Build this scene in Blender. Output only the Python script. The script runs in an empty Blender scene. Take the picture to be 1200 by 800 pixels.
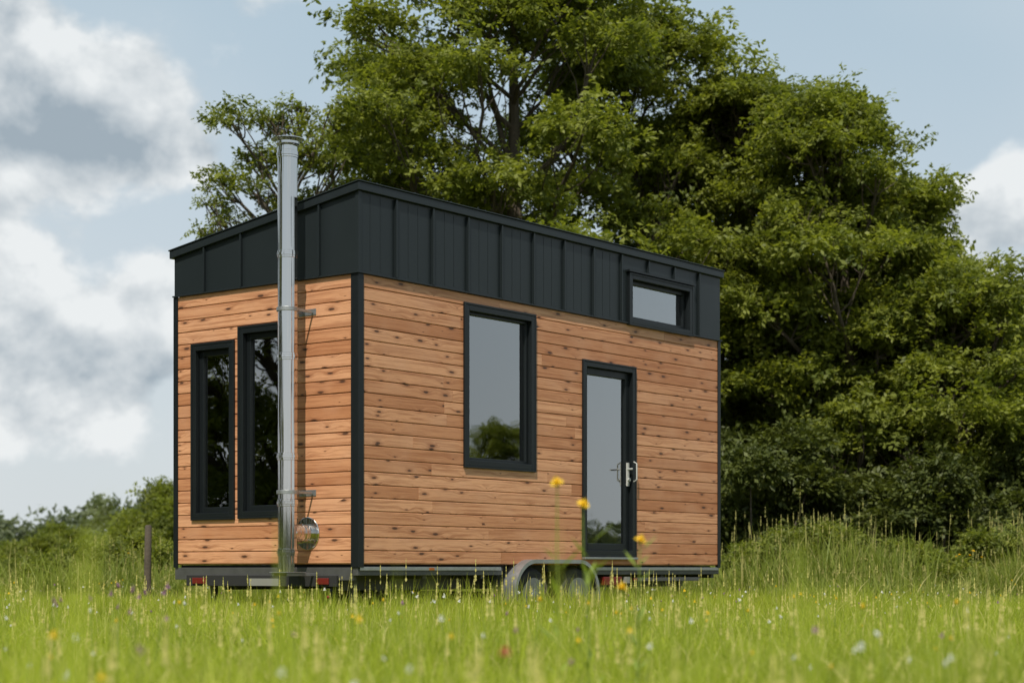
import bpy, math, random
import numpy as np
from mathutils import Vector, Matrix
rng=np.random.default_rng(7); random.seed(7)
sc=bpy.context.scene
H=0.58; F=2126.0
# ---------------------------------------------------------------- helpers
def nmat(name):
    m=bpy.data.materials.new(name); m.use_nodes=True
    nt=m.node_tree; nt.nodes.clear()
    out=nt.nodes.new('ShaderNodeOutputMaterial')
    return m,nt,out
class NT:
    def __init__(s,nt): s.nt=nt
    def n(s,t,**k):
        x=s.nt.nodes.new(t)
        for a,b in k.items(): setattr(x,a,b)
        return x
    def set(s,inp,v):
        if isinstance(v,bpy.types.NodeSocket): s.nt.links.new(v,inp)
        else: inp.default_value=v
    def m(s,op,a,b=0.0,c=None,clamp=False):
        x=s.n('ShaderNodeMath',operation=op); x.use_clamp=clamp
        s.set(x.inputs[0],a); s.set(x.inputs[1],b)
        if c is not None: s.set(x.inputs[2],c)
        return x.outputs[0]
    def ss(s,v,a,b,lo=0.0,hi=1.0):
        x=s.n('ShaderNodeMapRange',interpolation_type='SMOOTHSTEP')
        s.set(x.inputs[0],v); s.set(x.inputs[1],a); s.set(x.inputs[2],b); s.set(x.inputs[3],lo); s.set(x.inputs[4],hi)
        return x.outputs[0]
    def mix(s,f,a,b,bt='MIX'):
        x=s.n('ShaderNodeMix',data_type='RGBA',blend_type=bt)
        s.set(x.inputs[0],f); s.set(x.inputs[6],a); s.set(x.inputs[7],b)
        return x.outputs[2]
    def noise(s,v,scale,detail=4,rough=.5,dist=0.0):
        x=s.n('ShaderNodeTexNoise'); 
        if v is not None: s.set(x.inputs['Vector'],v)
        x.inputs['Scale'].default_value=scale; x.inputs['Detail'].default_value=detail
        x.inputs['Roughness'].default_value=rough; x.inputs['Distortion'].default_value=dist
        return x.outputs[0]
    def vm(s,op,a,b):
        x=s.n('ShaderNodeVectorMath',operation=op); s.set(x.inputs[0],a); s.set(x.inputs[1],b); return x.outputs[0]
def simple(name,col,rough=.5,metal=0.0,noise_amt=.15,nscale=6,bump=0.0,bscale=40,spec=.5):
    m,nt,out=nmat(name); q=NT(nt)
    b=q.n('ShaderNodeBsdfPrincipled')
    tc=q.n('ShaderNodeTexCoord')
    nz=q.noise(tc.outputs['Object'],nscale,5,.6)
    k=q.m('MULTIPLY_ADD',nz,2*noise_amt,1-noise_amt)
    comb=q.n('ShaderNodeCombineColor'); 
    for i in range(3): q.set(comb.inputs[i],k)
    c=q.mix(1.0,(*col,1),comb.outputs[0],'MULTIPLY')
    q.set(b.inputs['Base Color'],c)
    q.set(b.inputs['Roughness'],q.m('MULTIPLY_ADD',nz,.2,rough-.1,clamp=True))
    b.inputs['Metallic'].default_value=metal
    b.inputs['Specular IOR Level'].default_value=spec
    if bump>0:
        bp=q.n('ShaderNodeBump'); bp.inputs['Strength'].default_value=bump; bp.inputs['Distance'].default_value=.01
        q.set(bp.inputs['Height'],q.noise(tc.outputs['Object'],bscale,4)); q.set(b.inputs['Normal'],bp.outputs[0])
    nt.links.new(b.outputs[0],out.inputs[0]); return m
def empty(name,loc=(0,0,0),rz=0):
    e=bpy.data.objects.new(name,None); sc.collection.objects.link(e); e.location=loc; e.rotation_euler=(0,0,rz)
    e.empty_display_size=.2; return e
class MB:
    def __init__(s): s.v=[];s.f=[];s.uv=[];s.rd=[];s.mi=[]
    def poly(s,vs,faces,rd=0.5,uvf=None,mi=0):
        o=len(s.v); s.v+= [tuple(p) for p in vs]
        for f in faces:
            s.f.append([o+i for i in f]); s.rd.append(rd); s.mi.append(mi)
            for i in f: s.uv.append(uvf(vs[i]) if uvf else (0,0))
    def box(s,x0,x1,y0,y1,z0,z1,**k):
        vs=[(x,y,z) for z in(z0,z1) for y in(y0,y1) for x in(x0,x1)]
        s.poly(vs,[(0,2,3,1),(4,5,7,6),(0,1,5,4),(2,6,7,3),(0,4,6,2),(1,3,7,5)],**k)
    def tube(s,pts,rads,n=8,cap=True,**k):
        pts=[Vector(p) for p in pts]; vs=[];fs=[]
        up=None
        for i,p in enumerate(pts):
            d=(pts[min(i+1,len(pts)-1)]-pts[max(i-1,0)]).normalized()
            if up is None:
                up=Vector((1,0,0)) if abs(d.x)<.8 else Vector((0,1,0))
            a=(up-d*up.dot(d)).normalized(); b=d.cross(a); up=a
            for j in range(n):
                t=2*math.pi*j/n; vs.append(p+(a*math.cos(t)+b*math.sin(t))*rads[i])
        for i in range(len(pts)-1):
            for j in range(n):
                fs.append((i*n+j,i*n+(j+1)%n,(i+1)*n+(j+1)%n,(i+1)*n+j))
        if cap:
            fs.append(tuple(range(n))[::-1]); fs.append(tuple((len(pts)-1)*n+j for j in range(n)))
        s.poly(vs,fs,**k)
    def build(s,name,mats,parent=None,smooth=False,bevel=0,link=True):
        me=bpy.data.meshes.new(name); me.from_pydata(s.v,[],s.f)
        u=me.uv_layers.new(name='UVMap'); u.data.foreach_set('uv',np.array(s.uv,dtype=np.float32).ravel())
        a=me.attributes.new('rd','FLOAT','FACE'); a.data.foreach_set('value',np.array(s.rd,dtype=np.float32))
        for m in (mats if isinstance(mats,list) else [mats]): me.materials.append(m)
        me.polygons.foreach_set('material_index',np.array(s.mi,dtype=np.int32))
        ob=bpy.data.objects.new(name,me)
        if link: sc.collection.objects.link(ob)
        if parent: ob.parent=parent
        if smooth:
            me.polygons.foreach_set('use_smooth',np.ones(len(me.polygons),dtype=bool))
            try:
                me.set_sharp_from_angle(angle=math.radians(38))
            except Exception: pass
        if bevel:
            b=ob.modifiers.new('bev','BEVEL'); b.width=bevel; b.segments=2; b.limit_method='ANGLE'
        return ob
def raw_mesh(name,V,quads,tris,mats,rdq,rdt,miq=None,mit=None):
    me=bpy.data.meshes.new(name)
    nq=len(quads); ntt=len(tris)
    me.vertices.add(len(V)); me.vertices.foreach_set('co',np.asarray(V,dtype=np.float32).ravel())
    loops=np.concatenate([np.asarray(quads,dtype=np.int32).ravel(),np.asarray(tris,dtype=np.int32).ravel()]) if ntt else np.asarray(quads,dtype=np.int32).ravel()
    me.loops.add(len(loops)); me.loops.foreach_set('vertex_index',loops)
    me.polygons.add(nq+ntt)
    st=np.concatenate([np.arange(nq)*4,nq*4+np.arange(ntt)*3]).astype(np.int32)
    me.polygons.foreach_set('loop_start',st)
    a=me.attributes.new('rd','FLOAT','FACE'); a.data.foreach_set('value',np.concatenate([rdq,rdt]).astype(np.float32))
    for m in mats: me.materials.append(m)
    me.update(calc_edges=True); me.validate()
    return me
def instancer(name,P,R,S,coll,parent=None):
    me=bpy.data.meshes.new(name); n=len(P)
    me.vertices.add(n); me.vertices.foreach_set('co',np.asarray(P,dtype=np.float32).ravel())
    a=me.attributes.new('rot','FLOAT_VECTOR','POINT'); a.data.foreach_set('vector',np.asarray(R,dtype=np.float32).ravel())
    a=me.attributes.new('scl','FLOAT_VECTOR','POINT'); 
    S=np.asarray(S,dtype=np.float32)
    if S.ndim==1: S=np.repeat(S[:,None],3,1)
    a.data.foreach_set('vector',S.ravel())
    ob=bpy.data.objects.new(name,me); sc.collection.objects.link(ob)
    if parent: ob.parent=parent
    ng=bpy.data.node_groups.new(name+'_gn','GeometryNodeTree')
    ng.interface.new_socket('Geometry',in_out='INPUT',socket_type='NodeSocketGeometry')
    ng.interface.new_socket('Geometry',in_out='OUTPUT',socket_type='NodeSocketGeometry')
    gi=ng.nodes.new('NodeGroupInput'); go=ng.nodes.new('NodeGroupOutput')
    ip=ng.nodes.new('GeometryNodeInstanceOnPoints'); ci=ng.nodes.new('GeometryNodeCollectionInfo')
    ci.inputs['Collection'].default_value=coll; ci.inputs['Separate Children'].default_value=True; ci.inputs['Reset Children'].default_value=True
    ip.inputs['Pick Instance'].default_value=True
    r=ng.nodes.new('GeometryNodeInputNamedAttribute'); r.data_type='FLOAT_VECTOR'; r.inputs[0].default_value='rot'
    s=ng.nodes.new('GeometryNodeInputNamedAttribute'); s.data_type='FLOAT_VECTOR'; s.inputs[0].default_value='scl'
    L=ng.links.new
    L(gi.outputs[0],ip.inputs['Points']); L(ci.outputs[0],ip.inputs['Instance'])
    L(r.outputs[0],ip.inputs['Rotation']); L(s.outputs[0],ip.inputs['Scale']); L(ip.outputs[0],go.inputs[0])
    md=ob.modifiers.new('inst','NODES'); md.node_group=ng
    return ob
def wpos(px,d): return ((px-600)/F*d,d)
def zat(py,d): return H+(667-py)/F*d

# ---------------------------------------------------------------- materials
def leafmat(name,dark,light,trans=.35,yellow=None,rough=.55,tmul=1.6,tb=.45):
    m,nt,out=nmat(name); q=NT(nt)
    at=q.n('ShaderNodeAttribute',attribute_name='rd'); oi=q.n('ShaderNodeObjectInfo')
    f=q.m('ADD',q.m('MULTIPLY',at.outputs['Fac'],.5),q.m('MULTIPLY',oi.outputs['Random'],.5))
    c=q.mix(f,(*dark,1),(*light,1))
    if yellow: c=q.mix(q.ss(at.outputs['Fac'],.86,.92),c,(*yellow,1))
    b=q.n('ShaderNodeBsdfPrincipled'); q.set(b.inputs['Base Color'],c); b.inputs['Roughness'].default_value=rough
    b.inputs['Specular IOR Level'].default_value=.3
    t=q.n('ShaderNodeBsdfTranslucent'); 
    tcx=q.mix(1.0,c,(tmul*1.0,tmul*1.0,tmul*tb,1),'MULTIPLY'); q.set(t.inputs[0],tcx)
    mx=q.n('ShaderNodeMixShader'); mx.inputs[0].default_value=trans
    nt.links.new(b.outputs[0],mx.inputs[1]); nt.links.new(t.outputs[0],mx.inputs[2]); nt.links.new(mx.outputs[0],out.inputs[0])
    return m
M_leaf=leafmat('tree_leaf',(.05,.075,.014),(.26,.285,.045),.42,tmul=1.7,tb=.45)
M_leaf_shade=leafmat('shaded_shrub_leaf',(.03,.045,.012),(.12,.14,.028),.3)  # shade under the canopy put into the colour: darker version of the tree leaf
M_leaf_haze=leafmat('hazed_distant_leaf',(.09,.115,.07),(.16,.185,.095),.3)  # distance haze put into the colour: paler, bluer leaves
M_grass=leafmat('grass_blade',(.17,.22,.025),(.40,.45,.045),.45,yellow=(.55,.50,.20),tmul=1.8)
M_weed=leafmat('weed_leaf',(.11,.15,.025),(.26,.30,.05),.38,yellow=(.38,.35,.13))
M_bark=simple('bark',(.075,.058,.042),.9,0,.35,8,.8,30)
M_black=simple('anthracite_sheet',(.0125,.017,.019),.38,0,.12,1.2,.05,8,.3)
M_frame=simple('anthracite_frame',(.008,.0105,.012),.38,0,.08,3,spec=.3)
M_galv=simple('galvanised_steel',(.34,.35,.36),.45,.8,.25,14,.1,60)
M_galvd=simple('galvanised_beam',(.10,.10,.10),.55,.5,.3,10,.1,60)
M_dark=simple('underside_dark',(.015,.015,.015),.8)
M_rubber=simple('tyre_rubber',(.02,.02,.02),.85,0,.2,20,.4,80)
M_rim=simple('wheel_rim',(.20,.21,.22),.4,.7,.25,20)
M_red=simple('red_lamp',(.13,.012,.01),.3)
M_amber=simple('amber_reflector',(.35,.10,.02),.3)
M_white=simple('white_plate',(.4,.4,.38),.5)
M_plate=simple('number_plate_white',(.22,.22,.20),.5)
M_int=simple('interior_wood',(.16,.11,.07),.7)
M_intd=simple('interior_dark',(.05,.04,.035),.8)
M_curt=simple('curtain_fabric',(.20,.12,.07),.9,0,.3,10)
def steel():
    m,nt,out=nmat('stainless_steel'); q=NT(nt); b=q.n('ShaderNodeBsdfPrincipled')
    tc=q.n('ShaderNodeTexCoord'); mp=q.n('ShaderNodeMapping'); mp.inputs['Scale'].default_value=(38,38,.30)
    q.set(mp.inputs[0],tc.outputs['Object'])
    nz=q.noise(mp.outputs[0],1.0,2,.5)
    b.inputs['Base Color'].default_value=(.62,.60,.575,1); b.inputs['Metallic'].default_value=1
    q.set(b.inputs['Roughness'],q.m('MULTIPLY_ADD',nz,.08,.02))
    bp=q.n('ShaderNodeBump'); bp.inputs['Strength'].default_value=1.0; bp.inputs['Distance'].default_value=.012
    q.set(bp.inputs['Height'],nz); q.set(b.inputs['Normal'],bp.outputs[0])
    nt.links.new(b.outputs[0],out.inputs[0]); return m
M_steel=steel()
def wood():
    m,nt,out=nmat('stained_pine_boards'); q=NT(nt); b=q.n('ShaderNodeBsdfPrincipled')
    uv=q.n('ShaderNodeUVMap',uv_map='UVMap'); at=q.n('ShaderNodeAttribute',attribute_name='rd')
    sp=q.n('ShaderNodeSeparateXYZ'); q.set(sp.inputs[0],uv.outputs[0]); u,v=sp.outputs[0],sp.outputs[1]
    kc=q.n('ShaderNodeCombineXYZ'); q.set(kc.inputs[0],q.m('MULTIPLY',u,3.4)); q.set(kc.inputs[1],q.m('MULTIPLY',v,11.5))
    vo=q.n('ShaderNodeTexVoronoi',voronoi_dimensions='2D'); q.set(vo.inputs['Vector'],kc.outputs[0]); vo.inputs['Scale'].default_value=1
    vc=q.n('ShaderNodeSeparateColor'); q.set(vc.inputs[0],vo.outputs['Color'])
    wob=q.m('MULTIPLY_ADD',q.noise(uv.outputs[0],45,3,.6),.10,-.05)
    dist=q.m('ADD',vo.outputs['Distance'],wob)
    kr=q.m('MULTIPLY',q.ss(vc.outputs[0],.42,1.05),.13)
    rel=q.m('DIVIDE',dist,q.m('ADD',kr,.012))
    has=q.m('GREATER_THAN',kr,.010)
    knot=q.m('MULTIPLY',q.ss(rel,1.35,.6),has)
    halo=q.m('MULTIPLY',q.ss(rel,3.2,.9),has)
    bend=q.m('MULTIPLY',q.m('MULTIPLY',q.ss(vo.outputs['Distance'],.6,0.0),has),.03)
    gc=q.n('ShaderNodeCombineXYZ'); q.set(gc.inputs[0],q.m('MULTIPLY',u,.9)); q.set(gc.inputs[1],q.m('MULTIPLY',q.m('ADD',v,bend),38))
    g1=q.noise(gc.outputs[0],1.0,5,.65,.8)
    gc2=q.n('ShaderNodeCombineXYZ'); q.set(gc2.inputs[0],q.m('MULTIPLY',u,5)); q.set(gc2.inputs[1],q.m('MULTIPLY',v,200))
    g2=q.noise(gc2.outputs[0],1.0,3,.6)
    gl=q.noise(uv.outputs[0],1.6,3,.5)
    c=q.mix(at.outputs['Fac'],(.43,.18,.080,1),(.66,.34,.185,1))
    c=q.mix(q.m('MULTIPLY',q.ss(g1,.44,.62),.72),c,(.32,.12,.05,1))
    c=q.mix(q.m('MULTIPLY',q.ss(g2,.45,.68),.4),c,(.24,.092,.04,1))
    c=q.mix(q.m('MULTIPLY',q.ss(gl,.45,.7),.35),c,(.55,.30,.18,1))
    c=q.mix(q.m('MULTIPLY',halo,.5),c,(.22,.075,.03,1))
    c=q.mix(q.m('MULTIPLY',knot,.90),c,(.04,.017,.010,1))
    q.set(b.inputs['Base Color'],c); q.set(b.inputs['Roughness'],q.m('MULTIPLY_ADD',g1,.2,.42))
    b.inputs['Specular IOR Level'].default_value=.4
    bp=q.n('ShaderNodeBump'); bp.inputs['Strength'].default_value=.3; bp.inputs['Distance'].default_value=.003
    q.set(bp.inputs['Height'],g2); q.set(b.inputs['Normal'],bp.outputs[0])
    nt.links.new(b.outputs[0],out.inputs[0]); return m
M_wood=wood()
def glass(name,k,o):
    m,nt,out=nmat(name); q=NT(nt)
    fr=q.n('ShaderNodeFresnel'); fr.inputs[0].default_value=1.5
    f=q.m('MULTIPLY_ADD',fr.outputs[0],k,o,clamp=True)
    tc=q.n('ShaderNodeTexCoord'); bp=q.n('ShaderNodeBump'); bp.inputs['Strength'].default_value=.06; bp.inputs['Distance'].default_value=.03
    q.set(bp.inputs['Height'],q.noise(tc.outputs['Object'],1.8,1))
    g=q.n('ShaderNodeBsdfGlossy'); g.inputs['Roughness'].default_value=.01; g.inputs[0].default_value=(.95,.97,.97,1)
    q.set(g.inputs['Normal'],bp.outputs[0])
    t=q.n('ShaderNodeBsdfTransparent'); t.inputs[0].default_value=(.6,.65,.63,1)
    mx=q.n('ShaderNodeMixShader'); q.set(mx.inputs[0],f)
    nt.links.new(t.outputs[0],mx.inputs[1]); nt.links.new(g.outputs[0],mx.inputs[2]); nt.links.new(mx.outputs[0],out.inputs[0]); return m
M_glass=glass('window_glass',4.4,.08)

# ---------------------------------------------------------------- world & sun
el=math.radians(54); hz=Vector((-.20,-1)).normalized()
Sdir=Vector((hz.x*math.cos(el),hz.y*math.cos(el),math.sin(el)))
w=bpy.data.worlds.new('World'); sc.world=w; w.use_nodes=True; nt=w.node_tree; nt.nodes.clear(); q=NT(nt)
out=q.n('ShaderNodeOutputWorld'); bg=q.n('ShaderNodeBackground'); bg.inputs[1].default_value=.1
sky=q.n('ShaderNodeTexSky',sky_type='NISHITA'); sky.sun_disc=False; sky.sun_elevation=el; sky.sun_rotation=math.atan2(hz.x,hz.y)
sky.air_density=1.0; sky.dust_density=1.5; sky.ozone_density=1.0
tc=q.n('ShaderNodeTexCoord'); d=tc.outputs['Generated']
sp=q.n('ShaderNodeSeparateXYZ'); q.set(sp.inputs[0],d); X,Y,Z=sp.outputs
az=q.m('ARCTAN2',X,Y)
def blob(px,py,sx,sy,amp):
    a0=(px-600)/F; e0=(667-py)/F
    t1=q.m('POWER',q.m('ABSOLUTE',q.m('DIVIDE',q.m('SUBTRACT',az,a0),sx/F)),2.0)
    t2=q.m('POWER',q.m('ABSOLUTE',q.m('DIVIDE',q.m('SUBTRACT',Z,e0),sy/F)),2.0)
    return q.m('MULTIPLY',q.m('EXPONENT',q.m('MULTIPLY',q.m('ADD',t1,t2),-1.0)),amp)
def total(lst):
    r=None
    for a in lst:
        b=blob(*a); r=b if r is None else q.m('ADD',r,b)
    return r
vv=q.vm('MULTIPLY',d,(1,1,1.25)); 
NS=13.0
n1=q.noise(vv,NS,12,.56,.15)
n2=q.noise(q.vm('ADD',vv,(.008,.0,.020)),NS,12,.56,.15)
n3=q.noise(vv,2.6,3,.5)
bl=total([(20,165,150,75,.62),(150,150,95,60,.42),(235,205,60,35,.34),(40,60,70,30,.25),(35,395,80,60,.50),(110,420,80,55,.46),(180,400,60,75,.42),(200,340,45,40,.25),(60,500,260,55,.34),
          (1185,260,80,60,.62),(1120,275,50,28,.30),(1190,340,90,30,.35),(300,40,120,40,.12),(1000,60,240,150,-.25),(650,60,160,160,-.2)])
dens=q.m('ADD',q.m('ADD',q.m('MULTIPLY',q.m('SUBTRACT',n1,.5),1.25),bl),q.m('MULTIPLY',q.m('SUBTRACT',n3,.52),1.3))
mask=q.ss(dens,.14,.33)
lit=q.m('MULTIPLY_ADD',q.m('SUBTRACT',n1,n2),3.6,.74)
lit=q.m('SUBTRACT',lit,q.m('MULTIPLY',q.ss(dens,.3,.9),.16))
lit=q.m('ADD',lit,total([(40,195,150,45,-.62),(170,195,80,35,-.35),(230,150,60,60,.2),(70,480,240,30,-.30),(100,375,170,40,.22),(1180,240,90,45,.22),(1190,320,90,30,-.15)]),clamp=True)
ccol=q.mix(lit,(3.3,4.0,4.6,1),(8.6,8.85,8.9,1))
haze=q.mix(q.ss(Z,.0,.36),(6.9,7.4,7.7,1),(4.7,6.05,7.0,1))
base=q.mix(.86,sky.outputs[0],haze)
wisp=q.m('MULTIPLY',q.ss(n3,.44,.66),.25)
base=q.mix(wisp,base,(7.2,7.7,8.0,1))
fin=q.mix(q.m('MULTIPLY',mask,.9),base,ccol)
q.set(bg.inputs[0],fin); nt.links.new(bg.outputs[0],out.inputs[0])
sl=bpy.data.lights.new('sun','SUN'); sl.energy=5.0; sl.angle=math.radians(.6); sl.color=(1,.93,.82)
so=bpy.data.objects.new('sun',sl); sc.collection.objects.link(so); so.rotation_euler=Sdir.to_track_quat('Z','Y').to_euler(); so.location=(-10,-20,30)
sc.view_settings.view_transform='Standard'; sc.view_settings.look='None'

# ---------------------------------------------------------------- camera
cd=bpy.data.cameras.new('camera'); cam=bpy.data.objects.new('camera',cd); sc.collection.objects.link(cam); sc.camera=cam
cam.location=(0,0,H); cam.rotation_euler=(math.radians(90),0,0)
cd.sensor_width=36; cd.lens=F/1200*36; cd.shift_y=267/1200; cd.clip_end=5000; cd.clip_start=.05
cd.dof.use_dof=True; cd.dof.focus_distance=17.6; cd.dof.aperture_fstop=2.0

# ---------------------------------------------------------------- ground
def ground():
    m,nt,out=nmat('meadow_soil'); q=NT(nt); b=q.n('ShaderNodeBsdfPrincipled'); tc=q.n('ShaderNodeTexCoord')
    a=q.noise(tc.outputs['Object'],.35,5,.6); c2=q.noise(tc.outputs['Object'],9,5,.7)
    c=q.mix(q.ss(a,.35,.65),(.075,.10,.025,1),(.13,.15,.035,1)); c=q.mix(q.m('MULTIPLY',q.ss(c2,.4,.7),.5),c,(.05,.055,.02,1))
    q.set(b.inputs['Base Color'],c); b.inputs['Roughness'].default_value=.95
    nt.links.new(b.outputs[0],out.inputs[0])
    mb=MB(); n=48; R=[0,4,10,20,40,80,160,400,1500]
    vs=[(0,0,0)]; fs=[]
    for r in R[1:]:
        for j in range(n):
            t=2*math.pi*j/n; vs.append((r*math.cos(t),r*math.sin(t)+15,0.0))
    for j in range(n): fs.append((0,1+j,1+(j+1)%n))
    for i in range(len(R)-2):
        for j in range(n):
            fs.append((1+i*n+j,1+(i+1)*n+j,1+(i+1)*n+(j+1)%n,1+i*n+(j+1)%n))
    mb.poly([(0,15,0)]+vs[1:],fs); mb.build('ground',m)
ground()

# ---------------------------------------------------------------- HOUSE
house=empty('tiny_house',(-1.4156,16.72,H),math.atan2(.79,.6135))
L=6.36; W=2.5; ZB=.05; ZM=2.73; ZF=3.53; ZR=3.17
TH=.09
def rows(z0,z1,h):
    n=round((z1-z0)/h); hh=(z1-z0)/n; return [(z0+i*hh,z0+(i+1)*hh) for i in range(n)]
def cladding(name,length,opens,place,seed,joints):
    rnd=random.Random(seed); mb=MB()
    for (z0,z1) in rows(ZB,ZM,.122):
        vo=rnd.random()*50
        p=rnd.uniform(.6,3.4)
        js=[]
        while p<length-.5:
            js.append(p); p+=rnd.uniform(1.8,3.6)
        if not joints: js=[]
        bs=[0.0]+js+[length]
        segs=[(bs[i],bs[i+1],rnd.random(),rnd.random()*40) for i in range(len(bs)-1)]
        zc=sorted(set([z0,z1]+[z for o in opens for z in(o[2],o[3]) if z0+.02<z<z1-.02]))
        for b0,b1 in zip(zc[:-1],zc[1:]):
            zm=(b0+b1)/2
            for (a,b,rd,uo) in segs:
                iv=[(a,b)]
                for o in opens:
                    if o[2]<zm<o[3]:
                        nv=[]
                        for (p0,p1) in iv:
                            if o[1]<=p0 or o[0]>=p1: nv.append((p0,p1)); continue
                            if o[0]>p0: nv.append((p0,o[0]))
                            if o[1]<p1: nv.append((o[1],p1))
                        iv=nv
                for (p0,p1) in iv:
                    if p1-p0<.01: continue
                    lo=(b0==z0); hi=(b1==z1)
                    e0=p0+(.0015 if p0==a and a>0 else 0); e1=p1-(.0015 if p1==b and b<length else 0)
                    out=rnd.uniform(0,.002)
                    g=.009 if lo else 0.0
                    prof=[(TH,b0),(.015,b0)]
                    if lo: prof+=[(.015,b0+g),(.003-out,b0+g)]
                    prof+=[(-out,b0+g+(.003 if lo else 0.0005)),(-out,b1-(.004 if hi else 0.0005)),(.004 if hi else .0005,b1),(TH,b1)]
                    n=len(prof)
                    vs=[place(e0,d_,z) for d_,z in prof]+[place(e1,d_,z) for d_,z in prof]
                    raw=[(e0,z) for d_,z in prof]+[(e1,z) for d_,z in prof]
                    fs=[(i,(i+1)%n,(i+1)%n+n,i+n) for i in range(n)]+[tuple(range(n))[::-1],tuple(range(n,2*n))]
                    o_=len(mb.v); mb.v+=vs
                    for f in fs:
                        mb.f.append([o_+i for i in f]); mb.rd.append(rd); mb.mi.append(0)
                        for i in f: mb.uv.append((raw[i][0]+uo,raw[i][1]+vo))
    ob=mb.build(name,M_wood,house)
    me=ob.data
    import bmesh
    bm=bmesh.new(); bm.from_mesh(me); bmesh.ops.recalc_face_normals(bm,faces=bm.faces); bm.to_mesh(me); bm.free()
    return ob
WIN=(1.54,2.67,1.03,2.62); DOOR=(3.55,4.53,.16,2.24); HIW=(4.41,5.69,2.74,3.28)
LA=(.97,1.554,.515,2.34); LB=(1.65,2.224,.51,2.22)
cladding('front_wall_boards',L,[WIN,DOOR],lambda t,d_,z:(t,d_,z),3,True)
cladding('side_wall_boards',W-TH-.002,[(a[0]-TH-.002,a[1]-TH-.002,a[2],a[3]) for a in(LA,LB)],lambda t,d_,z:(d_,t+TH+.002,z),5,False)
mb=MB()
mb.box(TH+.002,L,W-TH,W,ZB,ZM); mb.box(L-TH,L,TH+.002,W-TH-.002,ZB,ZM)
mb.build('rear_walls',M_int,house)
mb=MB(); mb.box(TH+.01,L-TH-.01,TH+.01,W-TH-.01,.06,.12); mb.build('floor',M_int,house)
mb=MB()
mb.box(2.95,3.02,TH+.01,W-TH-.02,.125,2.7); mb.box(4.9,5.0,TH+.3,W-TH-.02,.125,2.7)
mb.box(.5,2.2,1.7,2.3,.125,.95); mb.box(3.3,4.6,1.85,2.38,.125,1.0)
mb.build('interior_furniture',M_intd,house)
mb=MB()
for (y0,y1) in ((1.0,1.22),(1.93,2.2)):
    n=14; vs=[];fs=[]
    for i in range(n+1):
        y=y0+(y1-y0)*i/n; x=.17+.02*math.sin(i*1.7)
        vs+=[(x,y,.3),(x,y,2.4)]
    for i in range(n): fs.append((2*i,2*i+2,2*i+3,2*i+1))
    mb.poly(vs,fs)
mb.build('curtains',M_curt,house,smooth=True)
mb=MB()
t=.012
mb.box(-t,.062,-t,-.0025,ZB-.03,ZM); mb.box(-t,-.0025,-.0025,.085,ZB-.03,ZM)
mb.box(L-.05,L+t,-t,-.0025,ZB-.03,ZM); mb.box(L+.002,L+t,-.0025,.06,ZB-.03,ZM)
mb.box(-t,-.0025,W-.05,W+t,ZB-.03,ZM)
mb.build('corner_trim',M_frame,house,bevel=.002)
mb=MB()
def zr(y): return ZF+(ZR-ZF)*y/W
zt=ZM+.014
def upperfront(a,b,z0,z1): mb.box(a,b,-.004,.05,z0,z1)
upperfront(-.004,HIW[0],zt,ZF-.03); upperfront(HIW[1],L+.004,zt,ZF-.03); upperfront(HIW[0],HIW[1],HIW[3],ZF-.03)
def slab(x0,x1):
    vs=[(x0,.05,zt),(x1,.05,zt),(x1,W+.004,zt),(x0,W+.004,zt),(x0,.05,zr(.05)-.03),(x1,.05,zr(.05)-.03),(x1,W+.004,zr(W)-.03),(x0,W+.004,zr(W)-.03)]
    mb.poly(vs,[(0,3,2,1),(4,5,6,7),(0,1,5,4),(2,3,7,6),(0,4,7,3),(1,2,6,5)])
slab(-.004,.05); slab(L-.05,L+.004)
mb.box(.05,L-.05,W-.05,W+.004,zt,zr(W)-.03)
xs=[.5+.537*i for i in range(11)]
for x in xs:
    z0=zt+.002
    if HIW[0]-.03<x<HIW[1]+.03:
        mb.box(x-.009,x+.009,-.034,-.004,HIW[3]+.055,ZF-.05); continue
    mb.box(x-.009,x+.009,-.034,-.004,z0,ZF-.05)
for y in [.48,1.0,1.53,2.05]:
    mb.box(-.034,-.004,y-.009,y+.009,zt+.002,zr(y)-.05)
for i in range(11):
    x=xs[i]-.27
    for dx in(-.07,.07):
        if HIW[0]-.1<x+dx<HIW[1]+.1: continue
        mb.box(x+dx-.006,x+dx+.006,-.0065,-.004,zt+.03,ZF-.06)
mb.box(-.03,L+.02,-.03,-.001,ZM+.001,ZM+.014); mb.box(-.03,-.001,-.001,W+.01,ZM+.001,ZM+.014)
mb.box(-.014,.03,-.014,-.004,zt,ZF-.04); mb.box(-.014,-.004,-.004,.03,zt,ZF-.04)
mb.build('metal_cladding',M_black,house,bevel=.0015)
mb=MB()
def rslab(x0,x1,y0,y1,dz0,dz1,mb=mb):
    vs=[(x0,y0,zr(y0)+dz0),(x1,y0,zr(y0)+dz0),(x1,y1,zr(y1)+dz0),(x0,y1,zr(y1)+dz0),(x0,y0,zr(y0)+dz1),(x1,y0,zr(y0)+dz1),(x1,y1,zr(y1)+dz1),(x0,y1,zr(y1)+dz1)]
    mb.poly(vs,[(0,3,2,1),(4,5,6,7),(0,1,5,4),(2,3,7,6),(0,4,7,3),(1,2,6,5)])
rslab(-.04,L+.04,-.04,W+.04,-.045,.03)
rslab(-.05,L+.05,-.05,W+.05,.032,.045)
for i in range(12): rslab(.23+.537*i-.01,.23+.537*i+.01,-.03,W+.03,.046,.06)
mb.build('roof',M_black,house,bevel=.004)
mb=MB(); mb.box(.05,L-.05,.06,W-.05,2.735,2.76); mb.build('ceiling_deck',M_int,house)

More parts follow.
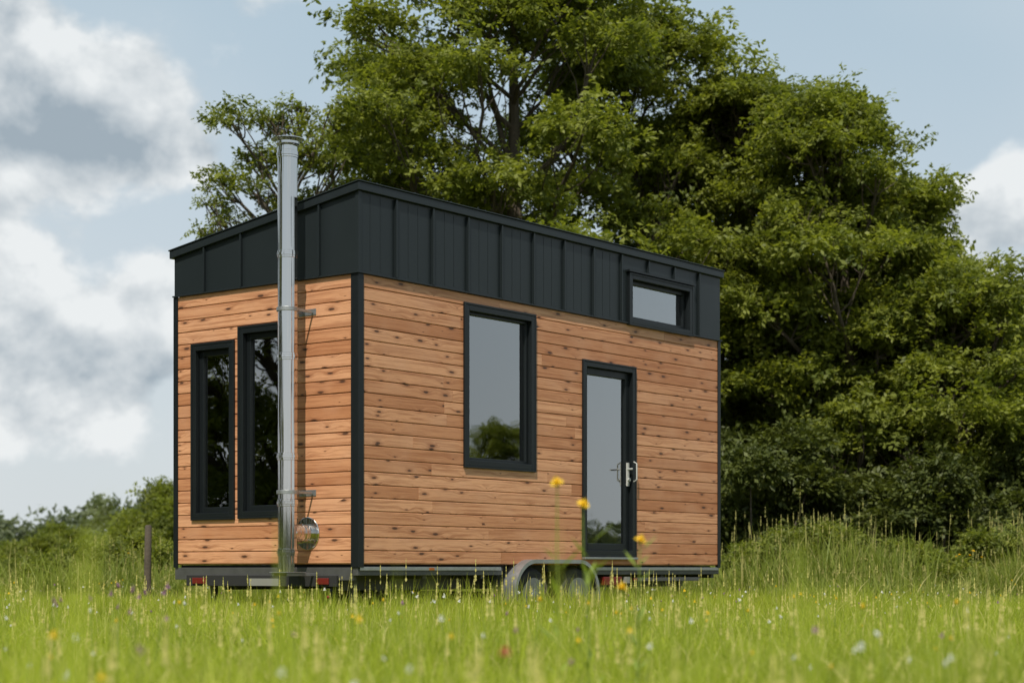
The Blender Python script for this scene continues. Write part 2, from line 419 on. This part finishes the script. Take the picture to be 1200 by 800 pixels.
# windows ------------------------------------------------------------
def window(name,side,o,fw,sash=.035,proud=.022,rec=.06):
    a,b,z0,z1=o
    P=(lambda x0,x1,y0,y1,z0_,z1_,mb: mb.box(x0,x1,y0,y1,z0_,z1_)) if side=='f' else (lambda x0,x1,y0,y1,z0_,z1_,mb: mb.box(y0,y1,x0,x1,z0_,z1_))
    mb=MB()
    P(a,a+fw,-proud,.10,z0,z1,mb); P(b-fw,b,-proud,.10,z0,z1,mb)
    P(a+fw,b-fw,-proud,.10,z1-fw,z1,mb); P(a+fw,b-fw,-proud,.10,z0,z0+fw,mb)
    g=.022
    P(a-g,a-.001,-proud-.004,-.003,z0-g,z1+g,mb); P(b+.001,b+g,-proud-.004,-.003,z0-g,z1+g,mb)
    P(a-.001,b+.001,-proud-.004,-.003,z1+.001,z1+g,mb); P(a-.001,b+.001,-proud-.004,-.003,z0-g,z0-.001,mb)
    mb.build(name+'_frame',M_frame,house,bevel=.003)
    mb=MB(); i=fw+.001; s=sash
    A,B,C,D=a+i,b-i,z0+i,z1-i
    P(A,A+s,rec-.03,rec+.03,C,D,mb); P(B-s,B,rec-.03,rec+.03,C,D,mb); P(A+s,B-s,rec-.03,rec+.03,D-s,D,mb); P(A+s,B-s,rec-.03,rec+.03,C,C+s,mb)
    mb.build(name+'_sash',M_frame,house,bevel=.004)
    mb=MB(); P(A+s,B-s,rec,rec+.004,C+s,D-s,mb); mb.build(name+'_glass',M_glass,house)
window('large_window','f',WIN,.055,.03)
window('door','f',DOOR,.05,.075)
window('clerestory_window','f',HIW,.045,.045,proud=.04)
window('side_window','s',LA,.05,.055)
window('side_window','s',LB,.05,.055)
mb=MB(); mb.box(DOOR[0]-.02,DOOR[1]+.02,-.05,-.004,.112,.135); mb.build('door_sill',M_galv,house,bevel=.003)
mb=MB(); hx=DOOR[1]-.095
mb.box(hx-.016,hx+.016,.008,.028,.93,1.19)
mb.tube([(hx,.01,1.12),(hx,-.045,1.12),(hx-.02,-.05,1.115),(hx-.12,-.05,1.11)],[.009]*4,8)
mb.tube([(hx,.01,1.0),(hx,-.012,1.0)],[.018,.018],12)
mb.tube([(hx+.05,-.03,.98),(hx+.05,-.07,1.0),(hx+.05,-.07,1.18),(hx+.05,-.03,1.2)],[.008]*4,8)
mb.build('door_handle',M_white,house,smooth=True)
mb=MB(); mb.box(HIW[0]-.05,HIW[1]+.05,-.06,-.003,HIW[3]+.03,HIW[3]+.05); mb.build('window_rain_flashing',M_frame,house)

# chimney ------------------------------------------------------------
ch=empty('flue_pipe'); ch.parent=house
cx,cy=-.27,.645; R0=.092
mb=MB(); N=40
pts=[];rr=[]
def ring(z,r): pts.append((cx,cy,z)); rr.append(r)
ring(-.02,R0)
zz=[.16,.62,1.05,1.98,2.93,3.86]
for z in zz:
    ring(z-.034,R0);ring(z-.031,R0+.005);ring(z-.014,R0+.005);ring(z-.012,R0+.010);ring(z+.012,R0+.010);ring(z+.014,R0+.005);ring(z+.031,R0+.005);ring(z+.034,R0)
ring(3.93,R0)
mb.tube(pts,rr,N); 
mb.build('pipe',M_steel,ch,smooth=True)
mb=MB()
mb.tube([(cx,cy,3.932),(cx,cy,3.95),(cx,cy,3.952)],[.075,.075,.06],32)
mb.tube([(cx,cy,3.945),(cx,cy,3.955),(cx,cy,3.975),(cx,cy,3.98)],[.095,.11,.11,.09],32)
mb.tube([(cx,cy,4.0),(cx,cy,4.006),(cx,cy,4.03),(cx,cy,4.035)],[.155,.155,.03,.005],32)
for k in range(4):
    t=k*math.pi/2+.4; x=cx+.085*math.cos(t); y=cy+.085*math.sin(t); mb.box(x-.006,x+.006,y-.006,y+.006,3.975,4.003)
mb.build('rain_cap',M_steel,ch,smooth=True)
mb=MB()
mb.tube([(cx+.02,cy,.34),(cx+.16,cy,.34),(cx+.161,cy,.34),(cx+.18,cy,.34),(cx+.181,cy,.34),(-.012,cy,.34)],[.088,.088,.094,.094,.088,.088],32)
mb.tube([(-.014,cy,.34),(-.010,cy,.34),(-.003,cy,.34)],[.15,.155,.155],36)
mb.build('tee_branch',M_steel,ch,smooth=True)
mb=MB()
for z in(2.42,.72):
    mb.tube([(cx,cy,z-.018),(cx,cy,z+.018)],[R0+.012]*2,36)
    for dy in(-.07,.07): mb.box(cx+.06,-.008,cy+dy-.008,cy+dy+.008,z-.012,z+.012)
    mb.box(-.008,-.003,cy-.11,cy+.11,z-.03,z+.03)
mb.box(cx-.12,cx+.12,cy-.12,cy+.12,-.03,-.022)
mb.box(cx-.10,-.001,cy-.105,cy-.085,-.06,-.031); mb.box(cx-.10,-.001,cy+.085,cy+.105,-.06,-.031)
mb.build('wall_brackets',M_galv,ch,bevel=.002)

# trailer ------------------------------------------------------------
tr=empty('trailer_chassis'); tr.parent=house
mb=MB()
mb.box(0.02,2.12,-.006,.008,-.008,.026); mb.box(3.8,L-.02,-.006,.008,-.008,.026)
mb.build('sill_rail',M_galv,tr,bevel=.002)
mb=MB()
mb.box(.0,2.16,.01,.07,-.055,.02); mb.box(3.76,L,.01,.07,-.055,.02)
mb.box(0,.06,.08,W,-.10,.02); mb.box(L-.06,L,.08,W,-.10,.02)
mb.box(.2,L-.1,.45,.52,-.2,-.02); mb.box(.2,L-.1,1.95,2.02,-.2,-.02)
for x in(1.0,1.9,4.2,5.2): mb.box(x,x+.06,.08,W-.1,-.09,-.02)
mb.box(4.6,5.9,-.01,.05,-.13,-.09)
for x,y in((.25,.3),(.25,2.2),(5.9,.3),(5.9,2.2)):
    mb.box(x-.03,x+.03,y-.03,y+.03,-.5,-.03); mb.box(x-.1,x+.1,y-.1,y+.1,-.58,-.5)
for x in(2.58,3.39): mb.tube([(x,.2,-.28),(x,W-.2,-.28)],[.04,.04],10)
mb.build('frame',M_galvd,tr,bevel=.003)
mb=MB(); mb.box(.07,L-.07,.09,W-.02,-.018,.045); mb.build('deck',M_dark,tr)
mb=MB(); fx0,fx1=2.21,3.71; top=.105; rr_=.36
def arch(r,inset):
    p=[]
    a0=fx0+inset; a1=fx1-inset; tt=top-inset
    for k in range(13):
        t=math.pi-k/12*math.pi/2; p.append((a0+r+r*math.cos(t),tt-r+r*math.sin(t)))
    for k in range(13):
        t=math.pi/2-k/12*math.pi/2; p.append((a1-r+r*math.cos(t),tt-r+r*math.sin(t)))
    p=[(a0,-.34)]+p+[(a1,-.34)]
    return p
O=arch(rr_,0); I=arch(rr_-.04,.04)
n=len(O); y0,y1=-.115,.18
vs=[(x,y0,z) for x,z in O]+[(x,y0,z) for x,z in I]+[(x,y1,z) for x,z in O]+[(x,y0+.02,z) for x,z in I]
fs=[]
for i in range(n-1):
    fs.append((i,i+1,n+i+1,n+i)); fs.append((i,2*n+i,2*n+i+1,i+1)); fs.append((n+i,n+i+1,3*n+i+1,3*n+i)); 
mb.poly(vs,fs); mb.build('mudguard',M_galv,tr,smooth=True)
for wx in(2.58,3.37):
    for wy in(-.07,W-.13):
        mb=MB()
        prof=[(.17,0.01),(.20,.0),(.27,.005),(.292,.03),(.30,.06),(.30,.14),(.292,.17),(.27,.195),(.17,.19)]
        mb.tube([(wx,wy+b,-.28) for a,b in prof],[a for a,b in prof],40)
        mb.build('tyre',M_rubber,tr,smooth=True)
        mb=MB()
        prof=[(.195,-.002),(.19,.015),(.17,.03),(.15,.02),(.09,.004),(.06,-.01),(.055,-.03),(.03,-.035)]
        s_=1 if wy<1 else -1
        mb.tube([(wx,(wy if s_==1 else wy+.195)+s_*b,-.28) for a,b in prof[::-1]],[a for a,b in prof[::-1]],36)
        for k in range(5):
            t=k*2*math.pi/5; mb.tube([(wx+.075*math.cos(t),wy-.012,-.28+.075*math.sin(t)),(wx+.075*math.cos(t),wy+.01,-.28+.075*math.sin(t))],[.01,.01],6)
        mb.build('wheel_rim',M_rim,tr,smooth=True)
mb=MB()
mb.box(-.03,.0,.25,2.3,-.16,-.055); mb.build('rear_light_board',M_dark,tr,bevel=.004)
mb=MB(); mb.box(-.045,-.031,.34,.5,-.14,-.08); mb.box(-.045,-.031,2.0,2.2,-.14,-.08)
mb.box(3.95,4.3,.0,.05,-.17,-.08); mb.box(4.5,4.58,-.02,-.011,-.125,-.095); 
mb.build('rear_lamps',M_red,tr,bevel=.006)
mb=MB(); mb.box(-.036,-.031,1.0,1.4,-.155,-.085); mb.box(4.36,4.42,-.022,.03,-.15,-.08); mb.build('number_plate',M_plate,tr)
mb=MB(); mb.box(1.0,1.07,-.012,-.0065,-.005,.018); mb.build('side_reflectors',M_amber,tr)

# ---------------------------------------------------------------- leaf clumps
def hidden_coll(name): return bpy.data.collections.new(name)
def leaf_clumps(name,mat,nvar,nl,R,flat,ll,lw):
    c=hidden_coll(name)
    for k in range(nvar):
        V=[];Q=[];rd=[]
        nt_=max(5,nl//9)
        for t in range(nt_):
            dr=rng.normal(size=3); dr/=np.linalg.norm(dr); dr[2]=dr[2]*flat+.1
            base=dr*rng.uniform(.0,.35)*R; tip=base+dr*R*rng.uniform(.5,.9)+np.array([0,0,-.1*R])
            shade=rng.random()
            for j in range(nl//nt_):
                f=rng.uniform(.1,1.05); p=base+(tip-base)*f+rng.normal(size=3)*.05*R
                ax=(tip-base); ax=ax/np.linalg.norm(ax)
                sd=np.cross(ax,[0,0,1]); sd/= (np.linalg.norm(sd)+1e-6); sgn=rng.choice([-1,1])
                dl=ax*rng.uniform(.2,.8)+sd*sgn*rng.uniform(.4,1)+rng.normal(size=3)*.3+np.array([0,0,-.15]); dl/=np.linalg.norm(dl)
                nn=np.array([0,0,1.])+rng.normal(size=3)*.55; wv=np.cross(dl,nn); wv/= (np.linalg.norm(wv)+1e-6)
                l=ll*rng.uniform(.7,1.3); wd=lw*rng.uniform(.7,1.3)
                o=len(V)
                V+=[p,p+dl*l*.5+wv*wd,p+dl*l,p+dl*l*.5-wv*wd]; Q.append([o,o+1,o+2,o+3]); rd.append(np.clip(.5*shade+.5*rng.random(),0,1))
        me=raw_mesh(name,V,Q,[],[mat],np.array(rd),np.zeros(0))
        c.objects.link(bpy.data.objects.new(name,me))
    return c
C_leaf=leaf_clumps('leaf_spray',M_leaf,6,76,.42,.5,.115,.028)
C_shr_shade=leaf_clumps('shaded_shrub_spray',M_leaf_shade,4,76,.42,.6,.115,.028)
C_far=leaf_clumps('hazed_far_spray',M_leaf_haze,4,80,.45,.8,.16,.05)

def rand_rot(n,tilt=.5):
    return np.stack([rng.normal(0,tilt,n),rng.normal(0,tilt,n),rng.uniform(0,6.283,n)],1)
def shell(center,rad,n):
    v=rng.normal(size=(n,3)); v/=np.linalg.norm(v,axis=1)[:,None]
    v[:,2]=np.where(v[:,2]<-.35,-v[:,2]*.6,v[:,2])
    rr=rng.uniform(.55,1.05,n)**.6
    return center+v*rr[:,None]*rad
def limb(mb,p0,p1,r0,r1,seg=6,wob=.08):
    p0=np.array(p0);p1=np.array(p1); Ld=np.linalg.norm(p1-p0); pts=[];rs=[]
    ph=rng.normal(size=3)*wob*Ld
    for i in range(seg+1):
        f=i/seg; p=p0+(p1-p0)*f+ph*math.sin(math.pi*f)+rng.normal(size=3)*.012*Ld*(0<i<seg)
        p[2]+= .06*Ld*math.sin(math.pi*f)*(-1)
        pts.append(p); rs.append(r0+(r1-r0)*f)
    mb.tube(pts,rs,6); return pts
def tree(name,px,dist,h,cr,base,nl,lr,dens=9,trunk=.22,lobes=None,lean=0,cs=1.0,flat=.5):
    x,y=wpos(px,dist)
    e=empty(name,(x,y,0))
    mb=MB()
    th=h*.86; tp=[]; tr_=[]
    wx=rng.normal()*.25; wy=rng.normal()*.25
    for i in range(10):
        f=i/9; tp.append((wx*math.sin(f*3)+lean*f,wy*math.sin(f*2.4),th*f)); tr_.append(trunk*(1-f*.85)*(1.35 if i==0 else 1))
    mb.tube(tp,tr_,9)
    if lobes is None:
        lobes=[]
        for i in range(nl):
            f=(i+.5)/nl; z=base+(h-base)*(f**.9)
            prof=math.sin(math.pi*min(1,(.16+.84*f))**.85)**.7 if f<1 else .2
            rmax=cr*max(.25,prof); r=rmax*math.sqrt(rng.uniform(.12,1.15)); a=i*2.399+rng.uniform(-.5,.5)
            s=lr*rng.uniform(.5,1.3)
            lobes.append((r*math.cos(a)+lean*f,r*math.sin(a),min(z,h-s*.5)+rng.uniform(-.3,.3),s))
    P=[]
    for (lx,ly,lz,s) in lobes:
        f=min(.95,max(.12,(lz-.9*math.hypot(lx,ly)-.3)/th)); 
        i=f*9; i0=int(i); a=np.array(tp[i0]); b=np.array(tp[min(9,i0+1)]); st=a+(b-a)*(i-i0)
        pl=limb(mb,st,(lx,ly,lz),max(.03,trunk*(1-f*.8)*.45),.02)
        for k in range(6):
            v=rng.normal(size=3); v/=np.linalg.norm(v); v[2]=abs(v[2])*.6
            limb(mb,pl[rng.integers(3,6)],np.array([lx,ly,lz])+v*s*np.array([1,1,.7])*.85,.018,.006,4)
        n=int(dens*12*s*s*.50)
        P.append(shell(np.array([lx,ly,lz]),np.array([s,s,s*flat]),n))
        v=rng.normal(size=(int(n*.14)+1,3)); v/=np.linalg.norm(v,axis=1)[:,None]; v[:,2]=np.abs(v[:,2])*.9
        P.append(np.array([lx,ly,lz])+v*s*rng.uniform(1.0,1.45,(len(v),1))*np.array([1,1,.7]))
    P=np.concatenate(P)
    mb.build('trunk_and_limbs',M_bark,e,smooth=True)
    P=P[P[:,2]>.2]
    rng.shuffle(P)
    instancer('foliage',P,rand_rot(len(P),.35),rng.uniform(.65,1.2,len(P))*cs,C_leaf,e)
    return e
tree('deciduous_tree',600,33,zat(-150,33),3.1,3.0,44,1.0,8.5,.30)
tree('deciduous_tree',725,36,zat(10,36),2.4,2.5,32,1.0,8.5,.26)
tree('deciduous_tree',475,35,zat(45,35),1.8,3.0,24,.8,8,.22)
tree('deciduous_tree',860,36,zat(90,36),2.3,1.2,42,.95,9.5,.26)
tree('deciduous_tree',970,34,zat(105,34),1.95,.8,42,.85,9.5,.24)
tree('deciduous_tree',1045,35,zat(225,35),1.8,.6,36,.85,9.5,.22)
tree('deciduous_tree',1120,33,zat(330,33),1.7,.5,30,.8,9.5,.2)
tree('deciduous_tree',1215,35,zat(370,35),2.0,.5,30,.9,9.5,.2)
tree('deciduous_tree',1330,37,zat(340,37),2.6,.5,28,1.1,8,.22)
tree('deciduous_tree',1500,40,zat(290,40),3.2,.8,30,1.3,7,.25)
tree('deciduous_tree',800,41,zat(170,41),3.0,.6,28,1.3,7,.25)
tree('deciduous_tree',1000,41,zat(240,41),2.8,.6,28,1.2,7,.25)
lb=[]
for (px,py,s) in [(275,150,.42),(315,140,.38),(350,150,.45),(300,185,.4),(340,195,.5),(375,180,.45),(260,212,.4),(295,225,.42),(340,240,.5),(245,240,.35),(240,272,.32),(270,262,.3),(325,280,.5),(380,230,.5),(370,280,.5),(300,300,.4),(350,130,.3),(400,140,.5),(405,200,.5)]:
    lb.append(((px-345)/F*32,rng.uniform(-.6,.6),zat(py,32),s*1.05))
tree('deciduous_tree',345,32,zat(130,32),1.4,6,0,.5,9.5,.13,lobes=lb,cs=.75,flat=.42)
# trees out of frame (mirrored by the windows)
tree('deciduous_tree',-2000,15,10,3.2,.8,36,1.3,8,.3)
tree('deciduous_tree',-1500,21,11,3.6,.8,36,1.4,8,.3)
tree('deciduous_tree',-3600,10,10,3.4,.8,30,1.3,7,.3)
tree('deciduous_tree',4600,35,7.4,2.4,.8,22,1.1,7,.22)
tree('deciduous_tree',3300,50,6.0,2.6,.8,18,1.2,6,.22)
def shrub(px,dist,h,r,n=12,cs=1.0,name='shrub',coll=C_leaf):
    x,y=wpos(px,dist); e=empty(name,(x,y,0)); mb=MB(); P=[]
    for i in range(n):
        a=i*2.4; q_=r*math.sqrt(rng.uniform(0,1)); s=r*rng.uniform(.3,.5); z=rng.uniform(.25,1)*(h-s*.6)*(1-.45*(q_/r)**2)
        c=np.array([q_*math.cos(a),q_*math.sin(a),z]); limb(mb,(0.1*math.cos(a),.1*math.sin(a),0),c,.035,.012,5)
        P.append(shell(c,np.array([s,s,s*.8]),int(130*s*s)+22))
    P=np.concatenate(P); P=P[P[:,2]>.05]; mb.build('stems',M_bark,e)
    instancer('foliage',P,rand_rot(len(P),.5),rng.uniform(.6,1.1,len(P))*cs,coll,e)
for a in [(905,31.5,3.6,1.3),(990,32.5,2.6,1.4),(1085,31.5,3.1,1.3),(1180,31.5,2.4,1.2),(1270,32,3.5,1.6),(930,33,3.2,1.6),(830,33,3.0,1.6),(700,34,3.2,1.6)]:
    shrub(*a,coll=C_shr_shade)  # row below the trees, its shade painted into the leaf colour
for a in [(185,58,zat(558,58),1.7),(135,62,zat(578,62),1.5),(215,55,3.2,1.6),(55,75,zat(605,75),1.8)]:
    shrub(*a)
for (px,dd,hh,rr2) in [(955,26.5,1.35,.75),(1040,27,1.1,.7),(1000,27.5,1.4,.6),(1110,26,.95,.6),(885,27,1.2,.55),(1170,27,1.2,.8),(150,30,1.35,.7),(185,31,1.5,.6),(90,34,1.2,.8),(40,36,1.0,.8)]:
    shrub(px,dd,hh,rr2,10,.6,'low_shrub')

# distant treeline all round
P=[]
for i in range(290):
    a=i/290*2*math.pi+rng.uniform(-.012,.012); R=rng.uniform(112,150)
    x=R*math.sin(a); y=R*math.cos(a)
    hh=rng.uniform(4.2,6.2)*R/130
    for k in range(3):
        s=rng.uniform(1.4,2.4); z=hh-s if k==0 else rng.uniform(.8,max(1.0,hh-s*1.3))
        c=np.array([x+rng.normal()*1.4,y+rng.normal()*1.4,z]); P.append(shell(c,np.array([s*1.1,s*1.1,s]),42))
P=np.concatenate(P); P=P[P[:,2]>.1]
instancer('distant_treeline',P,rand_rot(len(P),.6),rng.uniform(1.4,2.5,len(P)),C_far)

# ---------------------------------------------------------------- grass
def blades(n,half,hmin,hmax,wmin,wmax,lean,mat,seedheads=0,name='grass_patch'):
    bx=rng.uniform(-half,half,n); by=rng.uniform(-half,half,n); h=rng.uniform(hmin,hmax,n)*(.75+.5*rng.random(n))
    a=rng.uniform(0,6.283,n); ln=np.abs(rng.normal(0,lean,n)); wd=rng.uniform(wmin,wmax,n); f=rng.uniform(0,6.283,n)
    rd=rng.random(n)
    V=np.zeros((n,7,3)); lv=[0,.4,.75,1.0]; wm=[.9,1.0,.65,0]
    for k,(l,m_) in enumerate(zip(lv,wm)):
        cx_=bx+np.cos(a)*ln*h*l**2; cy_=by+np.sin(a)*ln*h*l**2; cz=h*(l-.25*ln*l**2)
        ox=np.cos(f)*wd*m_/2; oy=np.sin(f)*wd*m_/2
        if k<3:
            V[:,2*k]=np.stack([cx_-ox,cy_-oy,cz],1); V[:,2*k+1]=np.stack([cx_+ox,cy_+oy,cz],1)
        else: V[:,6]=np.stack([cx_,cy_,cz],1)
    b=(np.arange(n)*7)[:,None]
    Q=np.concatenate([b+np.array([0,1,3,2]),b+np.array([2,3,5,4])]); T=b+np.array([4,5,6])
    V=V.reshape(-1,3); rq=np.concatenate([rd,rd]); rt=rd.copy()
    if seedheads:
        VV=[];QQ=[];rr2=[]
        for i in range(seedheads):
            x,y=rng.uniform(-half,half,2); hh=hmax*rng.uniform(1.0,1.4); dx,dy=rng.normal(0,.05,2)
            o=len(V)+len(VV); wv=.0012
            VV+=[(x-wv,y,0),(x+wv,y,0),(x+dx+wv,y+dy,hh),(x+dx-wv,y+dy,hh)]; QQ.append([o,o+1,o+2,o+3]); rr2.append(.95)
            for k in range(7):
                z=hh-.10+k*.017; o=len(V)+len(VV); aa=rng.uniform(0,6.28); s=.010*(1.2-k*.12)
                VV+=[(x+dx,y+dy,z-.006),(x+dx+math.cos(aa)*s,y+dy+math.sin(aa)*s,z+.006),(x+dx,y+dy,z+.02),(x+dx-math.cos(aa)*s,y+dy-math.sin(aa)*s,z+.006)]
                QQ.append([o,o+1,o+2,o+3]); rr2.append(.95)
        V=np.concatenate([V,np.array(VV)]); Q=np.concatenate([Q,np.array(QQ)]); rq=np.concatenate([rq,np.array(rr2)])
    me=raw_mesh(name,V,Q,T,[mat],rq,rt)
    return bpy.data.objects.new(name,me)
C_g=hidden_coll('grass_patches')
for k in range(6): C_g.objects.link(blades(800,.6,.14,.31,.003,.0075,.65,M_grass,seedheads=[0,2,3,7,1,4][k]))
C_w=hidden_coll('weed_patches')
for k in range(4): C_w.objects.link(blades(320,.55,.45,.9,.008,.018,.35,M_weed,seedheads=5,name='weed_patch'))
P=[];S=[]
def local(x,y):
    dx,dy=x+1.4156,y-16.72; return dx*.6135+dy*.79, -dx*.79+dy*.6135
def under_house(x,y):
    t,s=local(x,y); return .6<t<5.9 and .5<s<2.2
def scatter(y0,y1,step,half,sc_,zmul):
    y=y0
    while y<y1:
        hw=half(y); x=-hw
        while x<hw:
            xx=x+rng.uniform(-.35,.35)*step; yy=y+rng.uniform(-.35,.35)*step
            if not under_house(xx,yy):
                P.append((xx,yy,0)); k=zmul*rng.uniform(.65,1.15)
                k*=1+.2*math.sin(xx*.9+1.3)*math.cos(yy*.7)
                if yy<7: k*=1.12
                t,s=local(xx,yy)
                if -1.8<t<7.5 and -2.2<s<3.5: k=max(k,1.0)*1.3*rng.uniform(.88,1.1)
                S.append((sc_,sc_,k))
            x+=step
        y+=step
scatter(2.6,28,.85,lambda y:.30*y+2.5,1.0,1.0)
scatter(28,75,2.0,lambda y:.32*y+8,2.2,1.2)
scatter(-20,2.6,2.8,lambda y:18,2.5,1.0)
P=np.array(P);S=np.array(S)
pm=rng.permutation(len(P)); P=P[pm]; S=S[pm]
R=np.stack([np.zeros(len(P)),np.zeros(len(P)),rng.uniform(0,6.283,len(P))],1)
instancer('meadow_grass',P,R,S,C_g)
P=[];S=[]
def weeds(px0,px1,d0,d1,n,s0,s1):
    for i in range(n):
        d_=rng.uniform(d0,d1); x,y=wpos(rng.uniform(px0,px1),d_); P.append((x,y,0)); s=rng.uniform(s0,s1)*(.8+.35*math.sin(x*1.7)); S.append((1.3,1.3,s))
weeds(820,1500,25,30,220,.7,1.3); weeds(820,1500,22,25,50,.4,.65)
weeds(-400,260,27,46,260,.5,1.0); weeds(150,850,26,31,100,.8,1.1)
P=np.array(P);S=np.array(S); R=np.stack([np.zeros(len(P)),np.zeros(len(P)),rng.uniform(0,6.283,len(P))],1)
instancer('tall_weeds',P,R,S,C_w)

# ---------------------------------------------------------------- flowers
M_yel=simple('yellow_petals',(.85,.60,.02),.6); M_pur=simple('purple_petals',(.34,.15,.30),.7); M_whi=simple('white_petals',(.78,.78,.74),.7); M_stem=leafmat('flower_stem',(.16,.22,.04),(.26,.33,.05),.3)
M_pink=simple('red_petals',(.5,.06,.08),.7)
def head(mb,c,r,mi,tilt=.4,n=14,layers=3):
    c=Vector(c); up=Vector((random.uniform(-tilt,tilt),-random.uniform(0,tilt*1.5),1)).normalized(); a=up.orthogonal().normalized(); b=up.cross(a)
    for l in range(layers):
        rl=r*(1-.28*l)
        for k in range(n):
            t=2*math.pi*(k+.5*l)/n; dr=a*math.cos(t)+b*math.sin(t); sd=up.cross(dr)
            p0=c+up*.002*l; p1=c+dr*rl*.6+sd*rl*.16+up*(.006+.006*l); p2=c+dr*rl+up*(.004+.009*l); p3=c+dr*rl*.6-sd*rl*.16+up*(.006+.006*l)
            mb.poly([p0,p1,p2,p3],[(0,1,2,3)],rd=random.random(),mi=mi)
def plant(name,heads,foot,mats,r=.028):
    mb=MB(); foot=Vector(foot)
    node=Vector((foot.x,foot.y,.35))
    mb.tube([foot,node],[.004,.0035],6,mi=0)
    for hd in heads:
        hd=Vector(hd); mid=node.lerp(hd,.55)+Vector((random.uniform(-.01,.01),0,.02))
        mb.tube([node,mid,hd],[.003,.0025,.0022],6,mi=0); 
        mb.tube([hd-Vector((0,0,.014)),hd],[.004,.008],8,mi=0)
        head(mb,hd,r,1,layers=4)
    for k in range(14):
        a=random.uniform(0,6.28); z=random.uniform(.1,.68); l=random.uniform(.05,.11); wv=.009
        o=Vector((foot.x,foot.y,z)); dr=Vector((math.cos(a),math.sin(a),.8)); sd=Vector((-math.sin(a),math.cos(a),0))
        mb.poly([o,o+dr*l*.5+sd*wv,o+dr*l,o+dr*l*.5-sd*wv],[(0,1,2,3)],rd=random.random(),mi=0)
    mb.build(name,mats)
def wp(px,py,d): x,y=wpos(px,d); return (x,y,zat(py,d))
x,y=wpos(655,6.5); plant('yellow_wildflower',[wp(653,567,6.5)],(x,y,0),[M_stem,M_yel])
x,y=wpos(690,6.8); plant('yellow_wildflower',[wp(683,592,6.8)],(x,y,0),[M_stem,M_yel])
x,y=wpos(748,7.0); plant('yellow_wildflower',[wp(750,634,7.0),wp(728,690,6.9)],(x,y,0),[M_stem,M_yel])
def flower_obj(name,mat,h,r,layers=2,n=10):
    mb=MB(); mb.tube([(0,0,0),(.01,.0,h*.5),(0,.01,h)],[.002,.0018,.0015],5,mi=0); head(mb,(0,.01,h),r,1,n=n,layers=layers)
    return mb.build(name,[M_stem,mat],link=False)
C_f=hidden_coll('meadow_flower_heads')
for nm,mt,h,r in(('a_daisy',M_whi,.36,.013),('b_hawkbit',M_yel,.40,.015),('c_clover',M_pur,.36,.012),('d_daisy',M_whi,.33,.012),('e_hawkbit',M_yel,.36,.013),('f_daisy',M_whi,.31,.013),('g_daisy',M_whi,.37,.013)):
    C_f.objects.link(flower_obj(nm,mt,h,r,layers=3))
P=[]
for i in range(520):
    y=rng.uniform(4,28); P.append((rng.uniform(-1,1)*(.3*y+1.5),y,0))
P=np.array([p for p in P if not under_house(p[0],p[1])])
instancer('meadow_flowers',P,rand_rot(len(P),.12),rng.uniform(.7,1.12,len(P)),C_f)
C_p=hidden_coll('clover_heads'); C_p.objects.link(flower_obj('clover',M_pur,.46,.014,4,12))
P=np.array([(wpos(rng.uniform(50,190),d_)[0],d_,0) for d_ in rng.uniform(7,9,14)])
instancer('purple_clover',P,rand_rot(len(P),.1),rng.uniform(.85,1.1,len(P)),C_p)
C_r=hidden_coll('poppy_heads'); C_r.objects.link(flower_obj('poppy',M_pink,.36,.02,3,10))
P=np.array([(wpos(590,4.7)[0],4.7,0),(wpos(400,15)[0],14.5,0)]); instancer('red_poppy',P,rand_rot(2,.1),np.ones(2),C_r)
C_y=hidden_coll('ragwort_heads'); C_y.objects.link(flower_obj('ragwort',M_yel,1.0,.035,3,12))
P=np.array([(wpos(px,d_)[0],d_,0) for px,d_ in [(1128,24),(1133,25),(1140,24.5),(1120,25),(1146,25),(1095,26),(1010,26),(150,28),(160,31),(140,30)]])
instancer('yellow_ragwort',P,rand_rot(len(P),.05),rng.uniform(.7,.9,len(P)),C_y)

# near tall grass tufts (out of focus)
def tuft(px,d_,blist):
    x,y=wpos(px,d_); mb=MB()
    for (tx,ty,wd) in blist:
        X2,Y2=wpos(tx,d_); Z2=zat(ty,d_); pts=[]
        n=7
        for i in range(n):
            f=i/(n-1); pts.append(Vector((x+(X2-x)*f**1.6,y+.05*f,Z2*(1-(1-f)**1.5))))
        for i in range(n-1):
            w0=wd*(1-(i/(n-1))**2)/2; w1=wd*(1-((i+1)/(n-1))**2)/2
            mb.poly([pts[i]+Vector((-w0,0,0)),pts[i]+Vector((w0,0,0)),pts[i+1]+Vector((w1,0,0)),pts[i+1]+Vector((-w1,0,0))],[(0,1,2,3)],rd=.6)
    mb.build('tall_grass_tuft',M_grass)
tuft(40,1.5,[(112,570,.016),(10,680,.012)])
tuft(955,2.2,[(938,610,.012),(972,675,.008)])
tuft(325,3.0,[(322,600,.008),(350,690,.008)])
tuft(650,2.6,[(655,610,.005),(668,660,.006)])
tuft(470,3.0,[(462,655,.006),(510,665,.006)])
tuft(800,2.2,[(770,685,.008),(850,680,.008)])
tuft(1100,2.4,[(1110,665,.008),(1060,680,.008)])

# fence post on the left
mb=MB(); x,y=wpos(173,24); mb.tube([(x,y,0),(x,y,.6),(x+.01,y,1.15),(x+.01,y,1.17)],[.05,.048,.045,.03],10); mb.build('fence_post',M_bark,smooth=True)
